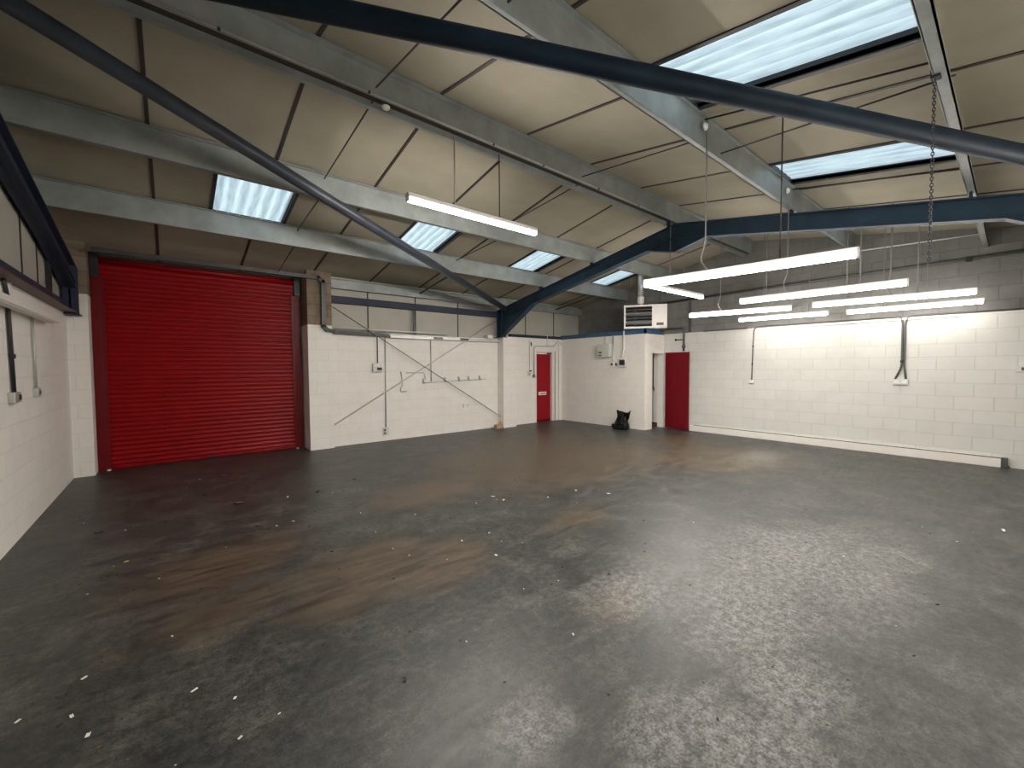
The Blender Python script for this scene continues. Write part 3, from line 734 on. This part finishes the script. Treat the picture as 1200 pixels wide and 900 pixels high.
# unit heater hung above the lobby
fl_, fr_ = Vector((9.11, 6.51, 2.635)), Vector((9.71, 5.64, 2.635))
d_ = (fr_ - fl_).normalized(); dep = Vector((-d_.y, d_.x, 0)); Lh = (fr_ - fl_).length; Hh = .60
he = thing('unit_heater', (fl_ + fr_) / 2 + dep * .2, 'white box heater with dark louvres hung above the lobby', 'heater')
U = Vector((0, 0, 1)); cc = (fl_ + fr_) / 2 + dep * .2 + U * Hh / 2
m = MB(M['whitepaint'])
m.obox(cc + dep * .03, d_, dep, U, Lh, .34, Hh, .006)
fw = .045; lw = Lh * .655
for (a_, b_, z0, z1) in ((0, fw, 0, Hh), (lw, Lh, 0, Hh), (fw, lw, 0, fw), (fw, lw, Hh - fw, Hh)):
    c_ = fl_ + d_ * (a_ + b_) / 2 + dep * .03 + U * (z0 + z1) / 2; m.obox(c_, d_, dep, U, b_ - a_, .06, z1 - z0, .002)
m.build('casing', he)
m = MB(M['black']); m.obox(fl_ + d_ * (fw + lw) / 2 + dep * .055 + U * Hh / 2, d_, dep, U, lw - fw, .01, Hh - 2 * fw); gb = m.build('grille', he)
for i in range(7):
    zc = fw + (Hh - 2 * fw) * (i + .5) / 7; m = MB(M['black'] if i not in (1, 4) else M['galv'])
    uu = (dep * .75 - U * .66).normalized(); m.obox(fl_ + d_ * (fw + lw) / 2 + dep * .025 + U * zc, d_, uu, d_.cross(uu), lw - fw, .05, .006); m.build('louvre', gb)
m = MB(M['darkgrey']); 
for q in (.36,): m.obox(fl_ + d_ * (fw + (lw - fw) * q) + dep * .02 + U * Hh / 2, d_, dep, U, .012, .03, Hh - 2 * fw)
m.build('louvre_stay', gb)
m = MB(M['maroon'], M['greybox']); m.obox(fl_ + d_ * (Lh * .84) - dep * .001 + U * .10, d_, dep, U, .17, .004, .07); m.build('badge', he)
fp = fl_ + d_ * (Lh * .40) + dep * .22
zc = ceil_z(fp.y)
m = MB(M['galv']); m.tube([fp + U * (Hh + .24), Vector((fp.x, fp.y, zc + .02))], .075, 16); fo2 = m.build('flue', he)
m = MB(M['white']); m.tube([fp + U * Hh, fp + U * (Hh + .05)], .03, 12); m.tube([fp + U * (Hh + .05), fp + U * (Hh + .08), fp + U * (Hh + .22), fp + U * (Hh + .25)], [.06, .085, .085, .06], 16); m.build('flue_collar', fo2)
for q in (.12, .85):
    h0 = fl_ + d_ * (Lh * q) + dep * .2; m = MB(M['rod']); m.tube([h0 + U * Hh, Vector((h0.x, h0.y, ceil_z(h0.y)))], .006, 6); m.build('hanger_rod', he)

# gas pipe at the far wall behind the open door
gp = pipe('gas_pipe', [(10.28, 5.98, 2.64), (10.28, 5.50, 2.64), (10.28, 5.50, 2.05)], .028, M['darkgrey'], 'dark pipe bending down behind the open crimson door', 'pipe', .04)
k = MB(M['darkgrey']); k.tube([(10.28, 5.50, 2.34), (10.28, 5.72, 2.35)], .014, 8); k.tube([(10.27, 5.72, 2.32), (10.27, 5.72, 2.38)], .02, 8); k.build('branch', gp)
k = MB(M['darkgrey']); k.tube([(10.28, 5.50, 2.20), (10.28, 5.50, 2.13)], .045, 10); k.build('valve', gp)
# dark upright and high rail on the bare gable blocks
k = MB(M['darkgrey']); k.box(XR - .045, XR, 5.33, 5.38, 2.53, 3.30); tag(k.build('gable_post', origin=(XR, 5.35, 2.53)), 'dark upright on the bare grey wall between heater and lights', 'post')
pipe('gable_pipe', [(10.27, 6.6, 3.345), (10.27, 2.07, 3.40), (10.27, -1.2, 3.42)], .030, M['darkgrey'], 'long dark pipe along the bare grey blocks above the lights', 'pipe', 0, 10, [((10.27, .55, 3.40), (-1, 0, 0))])
pipe('conduit', [(10.295, 2.35, 3.87), (10.295, .45, 3.79)], .012, M['white'], 'thin white conduit high on the grey gable under the roof', 'conduit', 0)
k = MB(M['darkgrey']); k.box(XR - .02, XR, 3.98, 5.0, 2.508, 2.545); tag(k.build('wall_strip', origin=(XR, 4.5, 2.51)), 'dark strip at the paint line on the far wall\'s left part', 'strip')

# cables on the far white wall
gx = XR - .018
pipe('conduit', [(gx, 1.36, 2.532), (gx, 3.78, 2.548), (gx, 3.838, 2.47), (gx, 3.865, 1.33)], .011, M['darkgrey'], 'thin dark conduit along the paint line, down to the left wall socket', 'conduit', .07, 8, [((gx, 3.845, 2.1), nx), ((gx, 3.856, 1.7), nx)])
plate('wall_socket', (XR, 3.867, 1.29), nx, .10, .08, M['white'], 'small white socket under the left cable on the far wall', 'socket', [('outlet', 0, -.035, .09, .012, M['darkgrey'])], .04)
pipe('cable', [(gx, 1.60, 2.533), (gx, 1.355, 2.525), (gx, 1.338, 2.40), (gx, 1.335, 1.62), (gx, 1.42, 1.40)], .016, M['darkgrey'], 'left of the twin cables on the far wall, forking to the twin socket', 'cable', .09, 8, [((gx, 1.335, 1.72), nx)])
pipe('cable', [(gx, -1.2, 2.515), (gx, 1.26, 2.538), (gx, 1.305, 2.42), (gx, 1.30, 1.62), (gx, 1.275, 1.40)], .016, M['darkgrey'], 'right of the twin cables on the far wall, coming from the right', 'cable', .09)
plate('twin_socket', (XR, 1.345, 1.345), nx, .21, .10, M['greybox'], 'grey twin socket under the twin cables on the far wall', 'socket', [('outlet', -.055, 0, .06, .05, M['white']), ('outlet', .055, 0, .06, .05, M['white'])], .04)
plate('wall_socket', (XR, -.05, 1.585), nx, .12, .10, M['greybox'], 'grey box at the far wall\'s right edge of view', 'socket', [('outlet', .02, 0, .05, .05, M['darkgrey'])], .04)
wt = MB(M['white']); wt.box(XR - .03, XR, .60, 2.9, 2.47, 2.512, .003); tag(wt.build('mini_trunking', origin=(XR, 1.7, 2.47)), 'white mini trunking under the dark conduit on the far wall', 'trunking')
pipe('cable', [(XR - .075, 5.2, .153), (XR - .075, .10, .153), (XR - .06, .06, .05), (XR - .10, .02, .012)], .007, M['blackcable'], 'black cable lying on the plinth of the far wall', 'cable', .03)
k = MB(M['darkgrey']); k.box(XR - .08, XR - .005, .05, .115, .0, .16, .01); tag(k.build('plinth_stop', origin=(XR, .08, 0)), 'dark block closing the plinth at its near end', 'block')

# ------------------------------------------------------------------ on the left wall
lx = XL
lf = thing('light_fitting', (lx, 6.9, 2.26), 'unlit white strip fitting on the left wall under the rail', 'light fitting')
m = MB(M['whitepaint']); m.box(lx + .045, lx + .15, 5.0, 7.55, 2.225, 2.285, .006); m.build('housing', lf)
m = MB(M['whitepaint']); m.box(lx, lx + .02, 6.16, 6.22, 2.24, 2.49); m.box(lx, lx + .05, 6.16, 6.22, 2.24, 2.27); m.build('bracket', lf)
m = MB(M['greybox']); m.box(lx + .06, lx + .135, 5.0, 7.3, 2.212, 2.225); m.build('reflector', lf)
pipe('cable', [(lx + .022, 5.95, 2.49), (lx + .022, 6.04, 2.36), (lx + .022, 6.06, 2.10), (lx + .022, 6.10, 1.43)], .016, M['blackcable'], 'thick black cable down the left wall to the nearest socket', 'cable', .05, 8, [((lx + .02, 6.085, 1.78), (1, 0, 0))])
pipe('conduit', [(lx + .02, 6.93, 2.24), (lx + .02, 6.96, 1.44)], .011, M['galv'], 'thin grey conduit down the left wall to the second socket', 'conduit', 0)
plate('wall_socket', (lx, 6.09, 1.385), (1, 0, 0), .20, .10, M['galv'], 'grey metal socket under the thick black cable on the left wall', 'socket', [('outlet', .04, 0, .05, .05, M['black'])], .05)
plate('wall_socket', (lx, 6.985, 1.395), (1, 0, 0), .14, .10, M['galv'], 'grey metal socket under the thin conduit on the left wall', 'socket', [('outlet', 0, 0, .04, .04, M['darkgrey'])], .04)

# ------------------------------------------------------------------ bin bag, cardboard, litter
def bag():
    c = Vector((9.16, 6.60, 0)); ax = Vector((.30, -.95, 0)).normalized(); bx = Vector((.95, .30, 0))
    m = MB(M['bag']); rings = []; nseg, nr = 44, 26
    for j in range(nr):
        t = j / (nr - 1); z = .47 * t
        wv = .215 if t < .12 else (.215 - (t - .12) / .55 * .085 if t < .67 else .13 + (t - .67) * .14)
        th = .15 * (1 - .55 * t)
        if t < .06: wv *= .90; th *= .9
        sh_ = -.02 + .07 * t
        ring = []
        for i in range(nseg):
            a_ = 2 * math.pi * i / nseg; ca, sa = math.cos(a_), math.sin(a_)
            sup = (abs(ca) ** 2.6 + abs(sa) ** 2.6) ** (-1 / 2.6)
            p = ax * (ca * wv * sup + sh_) + bx * (sa * th * sup) + Vector((0, 0, z))
            nz = noise.noise(Vector((ca * 2.1, sa * 2.1, z * 7 + 3))) * .032 + noise.noise(Vector((ca * 6, sa * 6, z * 15))) * .014
            p += (ax * ca + bx * sa) * nz * (1 if t > .03 else .3)
            if t > .9: p.z += .018 * math.sin(a_ * 3 + 1) + (.02 if ca < -.8 or ca > .8 else -.012)
            ring.append(m.bm.verts.new(c + p))
        rings.append(ring)
    f_ = [m.bm.faces.new([a[k], a[(k + 1) % nseg], b[(k + 1) % nseg], b[k]]) for a, b in zip(rings, rings[1:]) for k in range(nseg)]
    cin = [m.bm.verts.new(c + ax * .04 + (v.co - c - ax * .04) * .75 + Vector((0, 0, -.05 - (v.co.z) * .12))) for v in rings[-1]]
    f_ += [m.bm.faces.new([rings[-1][k], rings[-1][(k + 1) % nseg], cin[(k + 1) % nseg], cin[k]]) for k in range(nseg)]
    f_ += [m.bm.faces.new(cin), m.bm.faces.new(rings[0][::-1])]
    for g in f_: g.smooth = True
    o = m.build('bin_bag', origin=c); tag(o, 'black bin bag slumped on the floor against the lobby wall', 'bag')
    k = MB(M['bag']); q = c + ax * -.20 + Vector((0, 0, .09)) - bx * .03
    k.obox(q, ax, bx, (0, 0, 1), .10, .12, .09, .03); 
    k.build('loose_fold', o)
bag()
cb = thing('cardboard_box', (6.78, 8.88, 0), 'small torn cardboard box at the foot of the white pier', 'box')
m = MB(M['cardboard']); m.box(6.69, 6.87, 8.80, 8.93, 0, .10, .004); m.build('body', cb)
m = MB(M['cardboard']); m.obox((6.82, 8.81, .14), (.9, .1, .35), (-.35, 0, .9), (0, 1, 0), .09, .14, .006); m.build('flap', cb)
m = MB(M['paper']); m.obox((6.84, 8.86, .15), (.8, .2, .3), (-.3, .1, .9), (0, 1, 0), .05, .13, .005); m.build('torn_sheet', cb)

def scrap(p, size, mat, label, cat, name, curl=.4, asp=.6, group=None):
    size *= .78
    m = MB(mat); n = 6; rot = random.uniform(0, 6.28); P_ = []
    kx, ky = random.uniform(-1, 1), random.uniform(-1, 1)
    for i in range(n + 1):
        row = []
        for j in range(n + 1):
            u, v = i / n * 2 - 1, j / n * 2 - 1
            wd = asp * ((1 - u * u * .85) if 'leaf' in name else 1 - .15 * noise.noise(Vector((u * 2, p[0], p[1]))))
            x, y = u * size / 2, v * wd * size / 2
            z = .004 + size * curl * .25 * (abs(v) * .6 + max(0, u * kx) ** 2 * .5 + .25 * (noise.noise(Vector((u * 2 + p[0], v * 2, p[1]))) + .5))
            row.append(m.bm.verts.new((p[0] + x * math.cos(rot) - y * math.sin(rot), p[1] + x * math.sin(rot) + y * math.cos(rot), max(.002, z))))
        P_.append(row)
    fs = [m.bm.faces.new([P_[i][j], P_[i + 1][j], P_[i + 1][j + 1], P_[i][j + 1]]) for i in range(n) for j in range(n)]
    r = bmesh.ops.extrude_face_region(m.bm, geom=fs); vs = [g for g in r['geom'] if isinstance(g, bmesh.types.BMVert)]
    bmesh.ops.translate(m.bm, verts=vs, vec=(0, 0, -.0015))
    for g in m.bm.faces: g.smooth = True
    o = m.build(name, origin=(p[0], p[1], 0)); tag(o, label, cat, group)
    return o
LG, PG = 'dry leaves on the floor', 'paper scraps on the floor'
scrap((.96, 4.90), .05, M['leaf'], 'yellow leaf in mid floor, the brightest in front of the shutter', 'leaf', 'dry_leaf', .5, .7, LG)
scrap((-.35, 4.79), .05, M['leaf'], 'yellow leaf on dark floor, nearer the left wall', 'leaf', 'dry_leaf', .5, .7, LG)
scrap((-.70, 5.24), .04, M['leafbrown'], 'tan leaf closest to the left wall', 'leaf', 'dry_leaf', .5, .6, LG)
scrap((.66, 5.0), .09, M['leafbrown'], 'curled brown leaf just left of the bright yellow leaf', 'leaf', 'dry_leaf', 1.0, .45, LG)
scrap((.58, 6.0), .14, M['leafbrown'], 'broad brown leaf in front of the shutter\'s middle', 'leaf', 'dry_leaf', .6, .5, LG)
scrap((1.10, 5.89), .06, M['paper'], 'pale scrap on the floor before the shutter\'s right half', 'scrap', 'paper_scrap', .5, .4, PG)
scrap((1.45, 5.86), .07, M['leafdark'], 'black leaf on the floor before the shutter pier', 'leaf', 'dry_leaf', 1.0, .45, LG)
scrap((2.04, 6.18), .06, M['leafdark'], 'dark leaf on the floor between shutter pier and crossed braces', 'leaf', 'dry_leaf', 1.0, .45, LG)
scrap((.28, 6.70), .09, M['leafdark'], 'dark leaf nearest the shutter, left of its middle', 'leaf', 'dry_leaf', .8, .45, LG)
scrap((.76, 6.72), .08, M['leafdark'], 'dark leaf nearest the shutter, right of its middle', 'leaf', 'dry_leaf', .8, .45, LG)
scrap((-.10, 5.80), .09, M['leafdark'], 'dark leaf halfway between left wall and bright yellow leaf', 'leaf', 'dry_leaf', .6, .4, LG)
scrap((-.62, 5.82), .09, M['leafdark'], 'dark curled leaf on the floor beside the left wall', 'leaf', 'dry_leaf', .8, .35, LG)
scrap((.90, 2.0), .035, M['leafdark'], 'small black leaf alone in the lower middle of the floor', 'leaf', 'dry_leaf', 1.0, .6, LG)
scrap((.04, 2.63), .04, M['paper'], 'white paper scrap at lower left, the longest of those there', 'scrap', 'paper_scrap', .4, .35, PG)
scrap((-.418, 2.805), .034, M['paper'], 'white scrap at bottom left beside a black leaf', 'scrap', 'paper_scrap', .4, .5, PG)
scrap((-.45, 2.766), .03, M['leafdark'], 'small black leaf at bottom left beside white scraps', 'leaf', 'dry_leaf', 1.0, .5, LG)
scrap((-.342, 2.61), .034, M['paper'], 'white scrap lowest of those at bottom left', 'scrap', 'paper_scrap', .4, .6, PG)
scrap((-.411, 3.115), .034, M['paper'], 'white scrap uppermost of those at bottom left', 'scrap', 'paper_scrap', .4, .45, PG)
scrap((-.608, 2.926), .030, M['paper'], 'white scrap leftmost at the bottom of the floor', 'scrap', 'paper_scrap', .4, .5, PG)
scrap((.195, 2.437), .022, M['paper'], 'tiny white scrap right of the longest one at lower left', 'scrap', 'paper_scrap', .4, .7, PG)
scrap((3.12, 4.20), .055, M['paper'], 'white scrap left one of a pair in mid floor', 'scrap', 'paper_scrap', .4, .5, PG)
scrap((3.14, 4.0), .06, M['paper'], 'white scrap right one of a pair in mid floor', 'scrap', 'paper_scrap', .4, .5, PG)
scrap((4.33, 3.315), .06, M['paper'], 'white scrap farthest right in the middle of the floor', 'scrap', 'paper_scrap', .4, .5, PG)
scrap((4.12, 3.69), .05, M['paper'], 'white scrap in mid floor, second from the right', 'scrap', 'paper_scrap', .4, .5, PG)
scrap((3.63, 3.72), .05, M['paper'], 'white scrap in mid floor between the pair and the right ones', 'scrap', 'paper_scrap', .4, .5, PG)
scrap((2.15, 2.855), .035, M['paper'], 'small white scrap alone below the pair in mid floor', 'scrap', 'paper_scrap', .4, .6, PG)
scrap((6.35, .04), .09, M['paper'], 'thin white scrap at the right edge of the floor', 'scrap', 'paper_scrap', .3, .3, PG)
scrap((1.92, .84), .025, M['leafdark'], 'small black leaf on the pale worn floor at lower right', 'leaf', 'dry_leaf', .8, .6, LG)
# fine grit swept over the slab
gt = MB(M['paper'], M['leafbrown'], M['leafdark'])
for i in range(420):
    x, y = random.uniform(-.9, 7.5), random.uniform(.3, 7.8)
    if y > 8 or random.random() > .3 + .7 * (x < 5): continue
    r = random.uniform(.003, .009); gt.use(random.choice((0, 1, 1, 2, 2, 2)))
    a_ = random.uniform(0, 3.14); gt.obox((x, y, r * .3), (math.cos(a_), math.sin(a_), 0), (-math.sin(a_), math.cos(a_), 0), (0, 0, 1), r * 2.2, r, r * .6)
tag(gt.build('grit'), 'fine grit and leaf crumbs strewn over the grey floor', 'grit', None, 'stuff')

# repeats of one kind carry one group
GROUPS = {'rooflight': 'rooflights in the roof slopes', 'purlin': 'purlins under the roof', 'sag_rod': 'thin rods between purlins', 'wind_brace': 'round wind-brace pipes',
          'wall_brace': 'crossed braces on the white wall', 'junction_box': 'round and square junction boxes', 'wall_socket': 'sockets on the walls', 'wall_switch': 'switches on the lobby wall',
          'portal_frame': 'steel frames of the shed', 'sheeting_rail': 'rails carrying the upper boarding', 'gable_post': 'dark posts on the gables', 'conduit': 'conduits on walls and roof',
          'cable': 'loose cables on the walls', 'eaves_strut': 'struts at the eaves', 'pipe_stub': 'pipe stubs on the white wall', 'cable_trunking': 'trunking on the shutter wall'}
for o in COL.objects:
    k_ = o.name.split('.')[0]
    if o.parent is None and 'label' in o and k_ in GROUPS: o['group'] = GROUPS[k_]

# ------------------------------------------------------------------ daylight, camera, output
wd = bpy.data.worlds.new('sky'); scene.world = wd; wd.use_nodes = True
nt = wd.node_tree; nt.nodes.clear()
o_ = nt.nodes.new('ShaderNodeOutputWorld'); bg = nt.nodes.new('ShaderNodeBackground')
tcw = nt.nodes.new('ShaderNodeTexCoord'); sx = nt.nodes.new('ShaderNodeSeparateXYZ'); nt.links.new(tcw.outputs['Generated'], sx.inputs[0])
rp = nt.nodes.new('ShaderNodeValToRGB'); rp.color_ramp.elements[0].position = .0; rp.color_ramp.elements[0].color = (.55, .60, .64, 1)
rp.color_ramp.elements[1].position = .7; rp.color_ramp.elements[1].color = (.86, .95, 1.0, 1)
nt.links.new(sx.outputs[2], rp.inputs[0]); nt.links.new(rp.outputs[0], bg.inputs[0]); bg.inputs[1].default_value = 1.5
nt.links.new(bg.outputs[0], o_.inputs[0])

cam = bpy.data.cameras.new('camera'); co = bpy.data.objects.new('camera', cam); COL.objects.link(co)
cam.sensor_fit = 'HORIZONTAL'; cam.sensor_width = 36; cam.lens = 36 * 485.17 / 1200; cam.clip_start = .02
yaw, pit, rol = math.radians(50.637), math.radians(-2.313), math.radians(-.295)
F = Vector((math.cos(yaw) * math.cos(pit), math.sin(yaw) * math.cos(pit), math.sin(pit)))
R = Vector((math.sin(yaw), -math.cos(yaw), 0)); Uv = R.cross(F)
R2 = R * math.cos(rol) + Uv * math.sin(rol); U2 = -R * math.sin(rol) + Uv * math.cos(rol)
co.matrix_world = Matrix(((R2.x, U2.x, -F.x, 0), (R2.y, U2.y, -F.y, 0), (R2.z, U2.z, -F.z, 1.65), (0, 0, 0, 1)))
scene.camera = co
vs = scene.view_settings
vs.view_transform = 'Standard'; vs.look = 'None'; vs.gamma = 1.0; vs.use_curve_mapping = False; vs.exposure = 0.0
scene.cycles.max_bounces = 10; scene.cycles.diffuse_bounces = 6; scene.cycles.glossy_bounces = 4
scene.cycles.use_denoising = True
scene.cycles.sample_clamp_indirect = 6.0
